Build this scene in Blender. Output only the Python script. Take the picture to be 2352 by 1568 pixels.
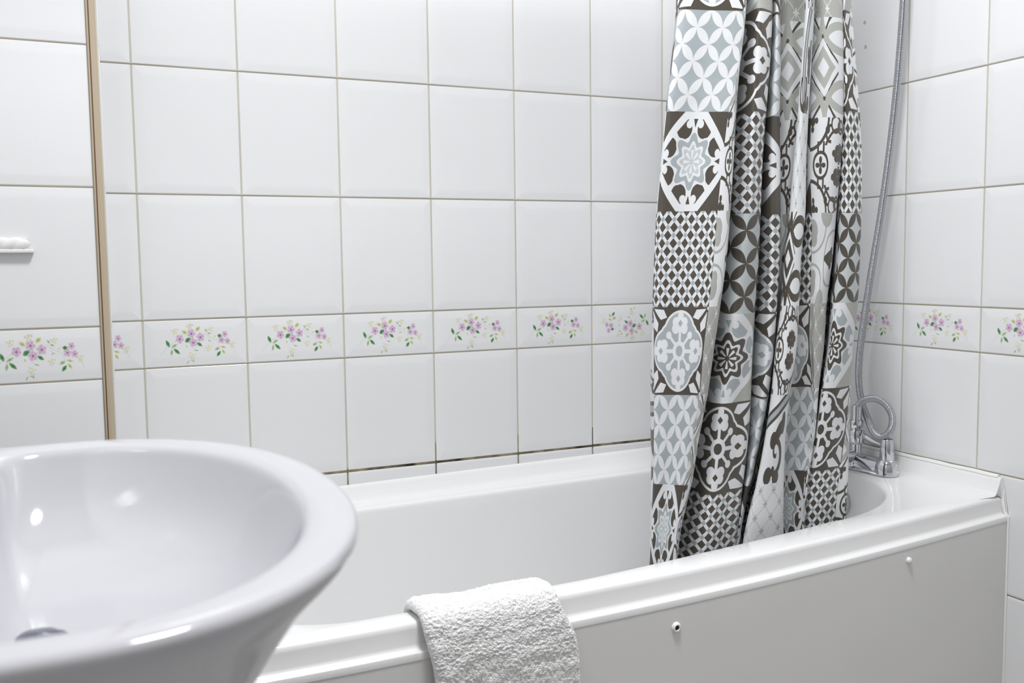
import bpy, bmesh, math, random
from mathutils import Vector, Matrix, noise
random.seed(7)
S = bpy.context.scene
for o in list(bpy.data.objects): bpy.data.objects.remove(o)
Z0 = 1.42                                   # floor level of the survey frame
# ------------------------------------------------------------------ camera
R_ = Vector((0.90873243, -0.41719233, -0.01248742)); U_ = Vector((0.04582983, 0.06999989, 0.99649367)); F_ = Vector((0.4148554, 0.90611841, -0.08273103))
cam = bpy.data.cameras.new('camera'); co = bpy.data.objects.new('camera', cam); S.collection.objects.link(co)
co.matrix_world = Matrix(((R_.x, U_.x, -F_.x, -0.1172), (R_.y, U_.y, -F_.y, 0), (R_.z, U_.z, -F_.z, -0.3845+Z0), (0, 0, 0, 1)))
cam.sensor_width = 36; cam.lens = 2191.88/2352*36; cam.clip_start = .02
cam.dof.use_dof = True; cam.dof.focus_distance = 1.85; cam.dof.aperture_fstop = 8
S.camera = co
# ------------------------------------------------------------------ world, lamps, exposure
w = bpy.data.worlds.new('world'); S.world = w; w.use_nodes = True
w.node_tree.nodes['Background'].inputs[0].default_value = (.9, .95, 1, 1); w.node_tree.nodes['Background'].inputs[1].default_value = .2
def area(name, loc, size, power, col, rot=(0, 0, 0), shape='DISK'):
    l = bpy.data.lights.new(name, 'AREA'); l.shape = shape; l.size = size; l.energy = power; l.color = col
    o = bpy.data.objects.new(name, l); S.collection.objects.link(o); o.location = loc; o.rotation_euler = rot
    return o
area('ceiling_lamp_light', (.42, .82, 2.665), .44, 44, (.985, .99, 1))
S.view_settings.view_transform = 'Standard'; S.view_settings.look = 'None'
S.view_settings.exposure = -0.06; S.view_settings.gamma = 1; S.view_settings.use_curve_mapping = False

# ------------------------------------------------------------------ helpers
def lin(c):
    return tuple(((v/255)/12.92 if v/255 <= .04045 else ((v/255+.055)/1.055)**2.4) for v in c) + (1,)
def obj(name, verts, faces, mats=None, parent=None, smooth=False, mi=None):
    me = bpy.data.meshes.new(name); me.from_pydata([tuple(v) for v in verts], [], faces)
    if mats:
        for m in (mats if isinstance(mats, (list, tuple)) else [mats]): me.materials.append(m)
    if mi: me.polygons.foreach_set('material_index', mi)
    if smooth: me.polygons.foreach_set('use_smooth', [True]*len(me.polygons))
    me.update()
    o = bpy.data.objects.new(name, me); S.collection.objects.link(o)
    if parent: o.parent = parent
    return o
def empty(name, loc):
    o = bpy.data.objects.new(name, None); S.collection.objects.link(o); o.location = loc; o.empty_display_size = .05
    return o
def tag(o, label=None, cat=None, group=None, kind=None):
    if label: o['label'] = label
    if cat: o['category'] = cat
    if group: o['group'] = group
    if kind: o['kind'] = kind
    return o
def rel(o):      # keep world placement under a parent that is not at the origin
    o.matrix_parent_inverse = Matrix.Translation(-o.parent.location); return o
def box(x0, x1, y0, y1, z0, z1):
    v = [(x, y, z) for z in (z0, z1) for y in (y0, y1) for x in (x0, x1)]
    return v, [(0, 2, 3, 1), (4, 5, 7, 6), (0, 1, 5, 4), (2, 6, 7, 3), (0, 4, 6, 2), (1, 3, 7, 5)]
class MB:
    def __init__(s): s.v = []; s.f = []; s.m = []
    def add(s, v, f, mi=0):
        b = len(s.v); s.v += list(v); s.f += [tuple(i+b for i in q) for q in f]; s.m += [mi]*len(f)
    def lathe(s, prof, c, axis='z', n=32, mi=0, cap=True):
        v = []; f = []
        for (r, h) in prof:
            for k in range(n):
                a = 2*math.pi*k/n; x, y = r*math.cos(a), r*math.sin(a)
                p = {'z': (x, y, h), 'y': (y, h, x), 'x': (h, x, y)}[axis]
                v.append((c[0]+p[0], c[1]+p[1], c[2]+p[2]))
        for j in range(len(prof)-1):
            for k in range(n):
                f.append((j*n+k, j*n+(k+1) % n, (j+1)*n+(k+1) % n, (j+1)*n+k))
        if cap: f.append(tuple(range(n))[::-1]); f.append(tuple((len(prof)-1)*n+k for k in range(n)))
        s.add(v, f, mi)
    def tube(s, pts, rad, n=16, mi=0):
        pts = [Vector(p) for p in pts]; v = []; f = []; N = len(pts)
        t0 = (pts[1]-pts[0]).normalized(); up = t0.orthogonal().normalized()
        for i, p in enumerate(pts):
            t = (pts[min(i+1, N-1)]-pts[max(i-1, 0)]).normalized(); up = (up-t*up.dot(t)).normalized(); sd = t.cross(up)
            r = rad[i] if isinstance(rad, (list, tuple)) else rad
            for k in range(n):
                a = 2*math.pi*k/n; v.append(p+up*math.cos(a)*r+sd*math.sin(a)*r)
        for i in range(N-1):
            for k in range(n): f.append((i*n+k, i*n+(k+1) % n, (i+1)*n+(k+1) % n, (i+1)*n+k))
        f.append(tuple(range(n))[::-1]); f.append(tuple((N-1)*n+k for k in range(n)))
        s.add(v, f, mi)
    def build(s, name, mats, parent=None, smooth=True, label=None):
        o = obj(name, s.v, s.f, mats, parent, smooth, s.m)
        bm = bmesh.new(); bm.from_mesh(o.data); bmesh.ops.recalc_face_normals(bm, faces=bm.faces); bm.to_mesh(o.data); bm.free()
        if smooth: auto(o)
        if label: o['label'] = label
        return o
def auto(o, ang=38):
    bm = bmesh.new(); bm.from_mesh(o.data)
    for e in bm.edges:
        if len(e.link_faces) == 2 and e.calc_face_angle(0) > math.radians(ang): e.smooth = False
    bm.to_mesh(o.data); bm.free()

# ------------------------------------------------------------------ plain materials
def mat(name, col, rough=.4, metal=0, coat=0, bump=None, var=0, spec=.5):
    m = bpy.data.materials.new(name); m.use_nodes = True; nt = m.node_tree; b = nt.nodes['Principled BSDF']
    b.inputs['Base Color'].default_value = col; b.inputs['Roughness'].default_value = rough; b.inputs['Metallic'].default_value = metal
    b.inputs['Coat Weight'].default_value = coat; b.inputs['Coat Roughness'].default_value = .06; b.inputs['Specular IOR Level'].default_value = spec
    tc = nt.nodes.new('ShaderNodeTexCoord')
    if var:
        n = nt.nodes.new('ShaderNodeTexNoise'); n.inputs['Scale'].default_value = 6; n.inputs['Detail'].default_value = 4
        nt.links.new(tc.outputs['Object'], n.inputs['Vector'])
        r = nt.nodes.new('ShaderNodeMapRange'); r.inputs['To Min'].default_value = 1-var; r.inputs['To Max'].default_value = 1
        nt.links.new(n.outputs['Fac'], r.inputs['Value'])
        x = nt.nodes.new('ShaderNodeMix'); x.data_type = 'RGBA'; x.blend_type = 'MULTIPLY'; x.inputs[0].default_value = 1
        x.inputs[6].default_value = col; nt.links.new(r.outputs[0], x.inputs[7]); nt.links.new(x.outputs[2], b.inputs['Base Color'])
    if bump:
        n = nt.nodes.new('ShaderNodeTexNoise'); n.inputs['Scale'].default_value = bump[0]; n.inputs['Detail'].default_value = 3
        nt.links.new(tc.outputs['Object'], n.inputs['Vector'])
        bp = nt.nodes.new('ShaderNodeBump'); bp.inputs['Strength'].default_value = 1; bp.inputs['Distance'].default_value = bump[1]
        nt.links.new(n.outputs['Fac'], bp.inputs['Height']); nt.links.new(bp.outputs[0], b.inputs['Normal'])
    return m
M_tile = mat('white_glazed_tile', (.77, .775, .785, 1), .16, bump=(9, .0006), var=.02)
M_grout = mat('beige_grout', lin((206, 203, 190)), .8, var=.3)
M_bed = mat('joint_shadow_and_scar', lin((168, 160, 142)), .85, var=.4)  # joint shadow painted into the grout colour; also used for tile scars
M_mould = mat('mouldy_grout', lin((70, 62, 45)), .9)
def mould_nodes(m):
    nt = m.node_tree; b = nt.nodes['Principled BSDF']; tc = nt.nodes.new('ShaderNodeTexCoord')
    n = nt.nodes.new('ShaderNodeTexNoise'); n.inputs['Scale'].default_value = 22; n.inputs['Detail'].default_value = 6; nt.links.new(tc.outputs['Object'], n.inputs['Vector'])
    r = nt.nodes.new('ShaderNodeValToRGB'); e = r.color_ramp.elements
    e[0].position = .38; e[0].color = lin((30, 27, 18)); e[1].position = .66; e[1].color = lin((150, 138, 112)); nt.links.new(n.outputs['Fac'], r.inputs[0]); nt.links.new(r.outputs[0], b.inputs['Base Color'])
mould_nodes(M_mould)
M_print = bpy.data.materials.new('printed_flowers'); M_print.use_nodes = True
_b = M_print.node_tree.nodes['Principled BSDF']; _a = M_print.node_tree.nodes.new('ShaderNodeAttribute'); _a.attribute_name = 'print'
M_print.node_tree.links.new(_a.outputs['Color'], _b.inputs['Base Color']); _b.inputs['Roughness'].default_value = .2
M_plaster = mat('white_plaster', (.74, .74, .73, 1), .7, bump=(80, .0004))
M_dim = mat('taupe_plaster', (.38, .37, .36, 1), .7)
M_floor = mat('grey_vinyl', (.42, .41, .40, 1), .5, var=.15)
M_acrylic = mat('white_acrylic', (.80, .80, .80, 1), .13, var=.02)
M_panel = mat('white_bath_panel', (.74, .735, .72, 1), .24, bump=(14, .0004), var=.03)
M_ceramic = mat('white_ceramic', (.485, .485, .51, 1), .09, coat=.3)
M_dish = mat('white_dish_glaze', (.78, .77, .77, 1), .12)
M_chrome = mat('chrome', (.62, .63, .66, 1), .09, 1, bump=(60, .0001))
M_hose = mat('chrome_hose', (.46, .47, .50, 1), .2, 1)
M_drain = mat('dark_chrome_plug', (.22, .23, .28, 1), .15, 1)
M_black = mat('black_hollow', (.004, .004, .005, 1), .8)
M_caulk = mat('white_sealant', (.84, .84, .82, 1), .35, bump=(60, .0006), var=.06)
M_plastic = mat('white_plastic_cap', (.8, .8, .79, 1), .3)
M_trim = mat('beige_trim_plastic', lin((186, 170, 148)), .4, var=.12)
M_trimdark = mat('dark_trim_groove', lin((120, 92, 60)), .6)
M_rod = mat('white_rod', (.8, .8, .8, 1), .3)

# ------------------------------------------------------------------ tiled walls
ROWS = [-.8269-.2444-.2444, -.8269-.2444, -.8269, -.5825, -.4889, -.2444, 0, .2444, .4888, .7332, .9776, 1.222, 1.33]   # grout heights below the survey datum
LC = (150, 78, 128)
GD = (84, 136, 92); GL = (182, 202, 166); YL = (210, 212, 162); YC = (220, 218, 188)
def flower_decal(W_, put):
    # drawn in tile units: px of the photographed tile (0..1105 x 0..503)
    def P(x, y): return ((x-55)/1105, 1-((y-(180-50*(x-55)/1085))/503))
    def fan(cx, cy, pts, c0, c1): put([P(cx, cy)]+[P(*q) for q in pts], c0, c1)
    def ell(cx, cy, a, b, ang, c0, c1, tip=0, n=14):
        pts = []
        for k in range(n):
            t = 2*math.pi*k/n; r = 1-tip*abs(math.sin(t))**1.0*(abs(math.cos(t))**.7)
            x, y = a*math.cos(t)*r, b*math.sin(t)*r
            pts.append((cx+x*math.cos(ang)-y*math.sin(ang), cy+x*math.sin(ang)+y*math.cos(ang)))
        fan(cx, cy, pts, c0, c1)
    def stem(a, b, wd, c):
        dx, dy = b[0]-a[0], b[1]-a[1]; L = math.hypot(dx, dy); nx, ny = -dy/L*wd, dx/L*wd
        fan((a[0]+b[0])/2, (a[1]+b[1])/2, [(a[0]+nx, a[1]+ny), (a[0]-nx, a[1]-ny), (b[0]-nx, b[1]-ny), (b[0]+nx, b[1]+ny)], c, c)
    SC = (188, 190, 172)
    for a, b in [((215, 552), (290, 468)), ((290, 468), (400, 380)), ((400, 380), (480, 335)), ((555, 455), (600, 492)), ((690, 300), (760, 350)), ((760, 350), (840, 390)), ((725, 330), (740, 405)), ((830, 400), (855, 450)), ((980, 430), (1020, 520)), ((740, 375), (775, 400))]: stem(a, b, 1.0, SC)
    for x, y, a, b, an, c in [(305, 420, 42, 21, 1.15, GD), (395, 500, 44, 20, .75, GD), (370, 443, 42, 17, -.6, GL), (342, 512, 38, 17, 1.75, GL), (483, 298, 36, 24, .5, YL), (622, 260, 38, 24, -.8, YL), (515, 380, 38, 28, -.7, GD), (636, 425, 34, 20, .6, GD),
                             (838, 525, 36, 19, -.95, GD), (824, 472, 33, 19, -.5, GL), (890, 453, 34, 15, .25, YL), (889, 503, 34, 17, 1.0, YL), (853, 332, 24, 24, .2, GD), (710, 275, 22, 11, .9, GL), (742, 306, 22, 10, .25, GL), (600, 490, 26, 8, .1, GL), (500, 448, 18, 7, 1.4, YL), (745, 385, 18, 6, -.4, GL), (565, 600, 15, 6, .8, GL), (510, 612, 20, 5, -.9, GL)]:
        dk = tuple(int(v*.72) for v in c) if c != GD else (40, 98, 52); lt = tuple(min(255, int(v*1.06)) for v in c) if c != GD else (118, 168, 118)
        ell(x, y, a, b, an, dk, lt, .35)
    for cx, cy, k, s in [(380, 285, 7, 36), (540, 232, 7, 38), (758, 262, 6, 32), (732, 460, 7, 36), (556, 552, 8, 42), (985, 425, 7, 36), (806, 333, 2, 14)]:
        rr = random.Random(cx)
        for i in range(k):
            a = 2.4*i; ell(cx+s*math.sqrt(i/k)*math.cos(a), cy+s*math.sqrt(i/k)*math.sin(a), 11, 8.5, rr.random()*3, YL, YC, 0, 8)
    for cx, cy, s in [(430, 368, 1), (553, 310, 1), (648, 348, 1), (570, 405, 1), (910, 312, .72), (872, 376, .8), (936, 386, .72)]:
        for k in range(5):
            a = k*2*math.pi/5+cx; ell(cx+23*s*math.cos(a), cy+27*s*math.sin(a), 24*s, 21*s, a, (194, 158, 188), (216, 200, 216), 0, 10)
        ell(cx, cy+2, 13*s, 15*s, 0, LC, (190, 146, 184), 0, 10)
def tiled_wall(name, org, u, n, c0, c1, cols, z0, z1, plain_below=-.6, thick=.10, mould=None, flip_tile=(), marks=()):
    """org = point of u=0; u along wall, n = outward normal; tile face on the plane."""
    org = Vector(org); u = Vector(u); n = Vector(n); V = []; Fc = []; mi = []; colr = []
    def pt(a, z, d): return org+u*a+Vector((0, 0, z+Z0))+n*d
    def face(idx, m, cl=None): Fc.append(idx); mi.append(m); colr.append(cl)
    # wall body: grout-level front and slab behind
    b = len(V); g = -.0019
    for d in (g, g-thick):
        V.extend([pt(c0, z0, d), pt(c1, z0, d), pt(c1, z1, d), pt(c0, z1, d)])
    for q in [(0, 1, 2, 3), (7, 6, 5, 4), (0, 4, 5, 1), (1, 5, 6, 2), (2, 6, 7, 3), (3, 7, 4, 0)]: face(tuple(b+i for i in q), 1)
    us = [c0]+[c for c in cols if c0+.004 < c < c1-.004]+[c1]
    zs = [z0]+[z for z in ROWS if z0+.004 < z < z1-.004]+[z1]
    rr = random.Random(len(name))
    for i in range(len(us)-1):
        for j in range(len(zs)-1):
            gu0 = .0017 if i else .0008; gu1 = .0017 if i < len(us)-2 else .0008; gz = .0013; ge = .0026 if mould and abs(zs[j]-mould) < .01 else gz; gt = .0022 if mould and abs(zs[j+1]-mould) < .01 else gz
            a0, a1, b0, b1 = us[i]+gu0, us[i+1]-gu1, zs[j]+ge, zs[j+1]-gt
            if a1-a0 < .006 or b1-b0 < .004: continue
            plain = b1 < plain_below
            cut = [i == 0, i == len(us)-2]
            tu, tz = (rr.random()-.5)*.004, (rr.random()-.5)*.004
            prof = [(0, -.0014), (.0002, -.0008), (.0008, -.00045), (.0018, -.00025)] + ([(.003, 0)] if plain else [(.004, -.0002), (.014, -.00012 if False else -.0004+.0004), (.020, .0000)])
            if not plain:
                prof = [(0, -.0027), (.0002, -.0018), (.0008, -.0014), (.0020, -.0012), (.013, -.00032), (.017, -.00008), (.022, 0)]
            if min(a1-a0, b1-b0) < .045: prof = [(0, -.0014), (.0003, -.0006), (.001, -.0002), (.002, 0)]
            if plain: prof = [(0, -.0026), (.0003, -.0012), (.0012, -.0005), (.003, -.0002), (.005, 0)]
            rings = []
            for ins, d in prof:
                il = ins if not (cut[0] and not plain) else min(ins, .002); ir = ins if not (cut[1] and not plain) else min(ins, .002)
                ring = []
                for (x, z) in ((a0+il, b0+ins), (a1-ir, b0+ins), (a1-ir, b1-ins), (a0+il, b1-ins)):
                    dd = d+tu*(x-(a0+a1)/2)+tz*(z-(b0+b1)/2)*.6
                    ring.append(len(V)); V.append(pt(x, z, dd))
                rings.append(ring)
            for r0, r1 in zip(rings, rings[1:]):
                for k in range(4): face((r0[k], r0[(k+1) % 4], r1[(k+1) % 4], r1[k]), 0)
            face(tuple(rings[-1]), 0)
            if mould and zs[j] < mould < zs[j+1]+.001 and False: pass
            # printed spray of flowers on the border row
            if abs(zs[j]+.5825) < .01 and abs(zs[j+1]+.4889) < .01:
                tw = .1985
                if i == 0 and us[1]-us[0] < .19: x0 = us[1]-tw
                elif i == len(us)-2: x0 = us[i]
                else: x0 = us[i]
                fl = i in flip_tile; lay = [0]
                def put(pts, ca, cb):
                    lay[0] += 1; d0 = .00008+lay[0]*.000001
                    P2 = []
                    for (a, v) in pts:
                        if fl: a, v = 1-a, 1-v
                        x = x0+a*tw; z = zs[j]+v*(zs[j+1]-zs[j])
                        P2.append((x, z))
                    if not (a0+.004 < P2[0][0] < a1-.004): return
                    P2 = [(min(max(x, a0+.002), a1-.002), z) for x, z in P2]
                    bb = len(V)
                    for x, z in P2: V.append(pt(x, z, d0+tu*(x-(a0+a1)/2)+tz*(z-(b0+b1)/2)*.6))
                    m_ = len(P2)-1
                    for k in range(m_): face((bb, bb+1+k, bb+1+(k+1) % m_), 2, (ca, cb, cb))
                flower_decal(tw, put)
    for z in zs[1:-1]:
        bb = len(V)
        for a, zz in ((c0, z-.0013), (c1, z-.0013), (c1, z+.0010), (c0, z+.0010)): V.append(pt(a, zz, g+.0003))
        face((bb, bb+1, bb+2, bb+3), 4)  # strip paints a shadow line along each horizontal joint
    for a, z in marks:
        bb = len(V)
        for k in range(12): V.append(pt(a+.0034*math.cos(k*math.pi/6)*(1+.2*math.sin(k*3)), z+.0040*math.sin(k*math.pi/6), .0003))
        face(tuple(range(bb, bb+12)), 4)
        bb = len(V)
        for k in range(8): V.append(pt(a+.0016*math.cos(k*math.pi/4), z+.0020*math.sin(k*math.pi/4), .0005))
        face(tuple(range(bb, bb+8)), 0)
    if mould:      # mould on the lowest bed joint
        bb = len(V)
        for a, z in ((c0, mould-.004), (c1, mould-.004), (c1, mould+.004), (c0, mould+.004)): V.append(pt(a, z, g+.0004))
        face((bb, bb+1, bb+2, bb+3), 3)
        for c in us[1:-1]:
            bb = len(V); hgt = .045 if c > .5 else .008
            for a, z in ((c-.0015, z0), (c+.0015, z0), (c+.0008, mould+hgt), (c-.0008, mould+hgt)): V.append(pt(a, z, g+.0006))
            face((bb, bb+1, bb+2, bb+3), 3)
    if u.cross(Vector((0, 0, 1))).dot(n) < 0: Fc = [tuple(reversed(f)) for f in Fc]; colr = [None if c is None else tuple(reversed(c)) for c in colr]
    o = obj(name, V, Fc, [M_tile, M_grout, M_print, M_mould, M_bed], None, False, mi)
    at = o.data.color_attributes.new('print', 'FLOAT_COLOR', 'CORNER')
    for p, c in zip(o.data.polygons, colr):
        if c:
            for li, cc in zip(p.loop_indices, c): at.data[li].color = lin(cc)
    tag(o, kind='structure'); return o
XR, YB = 1.5781, 1.9802
tiled_wall('wall_back', (0, YB, 0), (1, 0, 0), (0, -1, 0), -.0575, XR, [.001, .1978, .3988, .5999, .8025, 1.0, 1.198, 1.3985], -1.42, 1.33, mould=-.8269, flip_tile=(6,))
tiled_wall('wall_right', (XR, 0, 0), (0, -1, 0), (-1, 0, 0), -YB, .6, [-1.787, -1.5861, -1.3831, -1.18, -.977, -.774, -.571, -.368, -.165, .038, .241, .444], -1.42, 1.33, marks=((-1.716, .1587), (-1.712, .1026)))
XJ, YJ, XL = -.0775, 1.838, -.40
tiled_wall('wall_left_front', (0, YJ, 0), (1, 0, 0), (0, -1, 0), XL, XJ, [-.2790], -1.42, 1.33, thick=.24)
tiled_wall('wall_left_return', (-.0575, 0, 0), (0, -1, 0), (1, 0, 0), -YB, -YJ, [-1.955], -1.42, 1.33, thick=.018)
tiled_wall('wall_left', (XL, 0, 0), (0, 1, 0), (1, 0, 0), -.6, YJ, [i*.203-.5 for i in range(12)], -1.42, 1.33)
v, f = box(XL-.1, XR+.1, -.7, -.6, 0, 2.75); tag(obj('wall_behind', v, f, M_dim), kind='structure')
v, f = box(XL-.1, XR+.1, -.7, YB+.1, 2.75, 2.85); tag(obj('ceiling', v, f, M_plaster), kind='structure')
v, f = box(XL-.1, XR+.1, -.7, YB+.1, -.1, 0); tag(obj('floor', v, f, M_floor), kind='structure')
# beige corner trim with its ridges
tb = MB()
prof = [(-.0065, -.0005), (-.0065, -.0030), (-.0040, -.0036), (-.0036, -.0022), (-.0022, -.0022), (-.0018, -.0040), (.0030, -.0046), (.0050, -.0040), (.0075, -.0022), (.0090, .0010), (.0090, .0040), (-.0065, .0040)]
xt = -.0700
vv = [(xt+a, YJ+b+.001, z) for z in (.0, 2.75) for a, b in prof]; n_ = len(prof)
ff = [(k, (k+1) % n_, n_+(k+1) % n_, n_+k) for k in range(n_)]+[tuple(range(n_))[::-1], tuple(range(n_, 2*n_))]
mi = [0]*len(ff); mi[3] = 1; mi[2] = 1
tb.v = vv; tb.f = ff; tb.m = mi
tag(tb.build('trim_1', [M_trim, M_trimdark], smooth=False), kind='structure')
# sealant beads
sb = MB()
sb.tube([(-.0575+.001, YB-.001, z) for z in (.62, 1.2, 1.8, 2.74)], .0035, 8)
sb.build('trim_2', M_tile); tag(bpy.data.objects['trim_2'], kind='structure')

# ------------------------------------------------------------------ bathtub
def zt(x): return Z0-.8685-.0155*(XR-x)
EDGE = [(-.06, 1.262), (.16, 1.250), (.29, 1.247), (.58, 1.2445), (.744, 1.2465), (.93, 1.254), (1.123, 1.268), (1.35, 1.291), (1.579, 1.3175)]
def interp(T, x):
    if x <= T[0][0]: return T[0][1]
    for (a, b), (c, d) in zip(T, T[1:]):
        if x <= c:
            t = (x-a)/(c-a); return b+(d-b)*t
    return T[-1][1]
def ye(x): return (interp(EDGE, x-.05)+interp(EDGE, x)+interp(EDGE, x+.05))/3 if .1 < x < 1.5 else interp(EDGE, x)
XL0 = -.055
def near_in(x): return ye(x)+interp([(0, .05), (.3, .046), (.6, .047), (.83, .062), (1.0, .069), (1.14, .076)], x)
nf, nr, nb, nl = 80, 44, 70, 40
outer = []; inner = []; bott = []; side = []
for k in range(nf):
    t = k/(nf-1); x = XL0+(XR-.0003-XL0)*t; outer.append((x, ye(x))); side.append('f')
    xi = .24+(1.14-.24)*t; inner.append((xi, near_in(xi))); xb = .50+(1.10-.50)*t; bott.append((xb, 1.395))
for k in range(nr):
    t = k/(nr-1); y = ye(XR)+(YB-.0015-ye(XR))*t; outer.append((XR-.0003, y)); side.append('w')
    a = -math.pi/2+math.pi*t; cy = 1.62; cx = 1.14
    yl = near_in(1.14) if a < 0 else 1.885
    aa = .328; inner.append((cx+aa*math.cos(a), cy+(cy-yl if a < 0 else yl-cy)*math.sin(a)))
    bott.append((1.10+.26*math.cos(a), 1.60+.205*math.sin(a)))
for k in range(nb):
    t = k/(nb-1); outer.append((XR-.0003+(XL0-XR)*t, YB-.0015)); side.append('b')
    inner.append((1.14+(.24-1.14)*t, 1.885)); bott.append((1.10+(.50-1.10)*t, 1.805))
for k in range(nl):
    t = k/(nl-1); y = YB+(ye(XL0)-YB)*t; outer.append((XL0, y)); side.append('l')
    a = math.pi/2+math.pi*t; cy = 1.60; yl = near_in(.24) if a > math.pi else 1.885
    inner.append((.24+.22*math.cos(a), cy+(yl-cy if a < math.pi else cy-yl)*math.sin(a)))
    bott.append((.50+.16*math.cos(a), 1.60+.205*math.sin(a)))
NT = len(outer)
PF = [(.010, -.0520), (.0135, -.0500), (.0140, -.0400), (.0130, -.0385), (.0060, -.0375), (.0015, -.0350), (.0000, -.0310), (-.0012, -.0100), (-.0025, -.0045), (-.0055, -.0012), (-.0100, 0)]
PW = [(0, -.05), (0, -.01), (0, .0340), (-.0020, .0365), (-.0060, .0365), (-.0085, .0340), (-.0100, .0290), (-.0180, .0080), (-.0215, .0030), (-.0260, .0006), (-.0310, 0)]
PB = [(0, -.05), (0, -.01), (0, .0300), (-.0030, .0325), (-.0100, .0325), (-.0140, .0295), (-.0160, .0240), (-.0270, .0085), (-.0300, .0030), (-.0350, .0006), (-.0400, 0)]
PL = [(0, -.05), (0, -.045), (0, -.040), (0, -.035), (0, -.030), (0, -.02), (0, -.014), (-.0010, -.008), (-.0025, -.004), (-.0055, -.0010), (-.0100, 0)]
V = []; Fc = []; ring = []
def clampx(x): return min(x, XR-.0003)
for j in range(len(PF)):
    r = []
    for i in range(NT):
        x, y = outer[i]; d, h = {'f': PF, 'w': PW, 'b': PB, 'l': PL}[side[i]][j]
        if side[i] == 'f': y -= d
        elif side[i] == 'w': x += d; y = min(max(y, ye(XR)-0.001), YB-.02) if j >= 3 else y
        elif side[i] == 'b': y += d; x = min(x, XR+PW[j][0]) if True else x
        else: x -= d; y = max(y, ye(XL0)+.0)
        if side[i] == 'w' and k: y = min(y, YB+PB[j][0])
        r.append(len(V)); V.append((x, y, zt(x)+h))
    ring.append(r)
def lerp2(a, b, t): return (a[0]+(b[0]-a[0])*t, a[1]+(b[1]-a[1])*t)
IN = [(-.0040, 0, 0), (-.001, 0, -.0012), (.0018, 0, -.0045), (.003, 0, -.009), (.003, .03, -.03), (.003, .17, -.12), (.003, .32, -.21), (.003, .43, -.27), (.003, .50, -.305), (.003, .58, -.333), (.003, .68, -.353), (.003, .80, -.367), (.003, 1.0, -.376)]
cen = (.76, 1.60)
for off, t, h in IN:
    r = []
    for i in range(NT):
        a = inner[i]; dx, dy = (.76-a[0])*.5, cen[1]-a[1]; L = math.hypot(dx, dy)
        q = (a[0]+dx/L*off, a[1]+dy/L*off); q = lerp2(q, bott[i], t)
        r.append(len(V)); V.append((q[0], q[1], zt(a[0])+h if t < .2 else (zt(a[0])*(1-t)+zt(.8)*t)+h))
    ring.append(r)
for sc in (.8, .55, .3):
    r = []
    for i in range(NT):
        q = lerp2(bott[i], (.9, 1.60), 1-sc); r.append(len(V)); V.append((q[0], q[1], zt(.8)-.376-.003*(1-sc)))
    ring.append(r)
for r0, r1 in zip(ring, ring[1:]):
    for i in range(NT): Fc.append((r0[i], r0[(i+1) % NT], r1[(i+1) % NT], r1[i]))
Fc.append(tuple(ring[-1]))
bath = empty('bathtub', (.76, 1.6, 0)); tag(bath, 'white acrylic bathtub built in along the tiled wall with the patterned curtain inside', 'bathtub')
tub = rel(obj('tub_shell', V, Fc, M_acrylic, bath, True))
auto(tub, 50)
sl = tub.modifiers.new('thickness', 'SOLIDIFY'); sl.thickness = .004; sl.offset = -1
# side panel following the rim
pv = []; pf = []; n_ = 60
for k in range(n_):
    x = XL0+(XR-.0005-XL0)*k/(n_-1); y = ye(x)
    for (dy, z) in ((-.0128, zt(x)-.0505), (-.0128, .02), (-.0128, .0), (.004, .0), (.004, zt(x)-.051)): pv.append((x, y+dy, z))
for k in range(n_-1):
    for j in range(5): pf.append((k*5+j, k*5+(j+1) % 5, (k+1)*5+(j+1) % 5, (k+1)*5+j))
pf += [tuple(range(5)), tuple((n_-1)*5+j for j in range(5))[::-1]]
pan = rel(obj('side_panel', pv, pf, M_panel, bath, False)); pan.data.polygons.foreach_set('use_smooth', [True]*len(pan.data.polygons)); auto(pan)
v, f = box(XL0+.001, XL0+.012, ye(XL0)+.005, YB-.002, 0, Z0-.945); rel(obj('end_panel', v, f, M_panel, bath))
# screw caps: one open, one closed
xs = .728; ys = ye(xs)-.0128
c = MB(); c.lathe([(.0032, 0), (.0045, -.0046), (.0058, -.0046), (.0078, -.0030), (.0088, 0)], (xs, ys, Z0-.9655), 'y', 24, cap=False)
rel(c.build('screw_collar', M_plastic, bath, label='open white screw collar with a black hollow'))
c = MB(); c.lathe([(.0001, -.0026), (.0042, -.0026), (.0044, 0)], (xs, ys, Z0-.9655), 'y', 24, cap=False); rel(c.build('screw_hole', M_black, bath))
xs = 1.268; ys = ye(xs)-.0128
c = MB(); c.lathe([(.0001, -.0062), (.0030, -.0060), (.0052, -.0046), (.0062, -.0022), (.0066, 0)], (xs, ys, Z0-.945), 'y', 24, cap=False)
rel(c.build('screw_cap', M_plastic, bath, label='closed white domed screw cap'))
# overflow plate on the inner end wall
ov = MB(); oc = (1.447, 1.640, Z0-.943)
ov.lathe([(.0001, -.013), (.012, -.013), (.024, -.011), (.030, -.007), (.032, 0), (.032, .012)], oc, 'x', 36, cap=False)
rel(ov.build('overflow_cover', M_chrome, bath))
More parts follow.
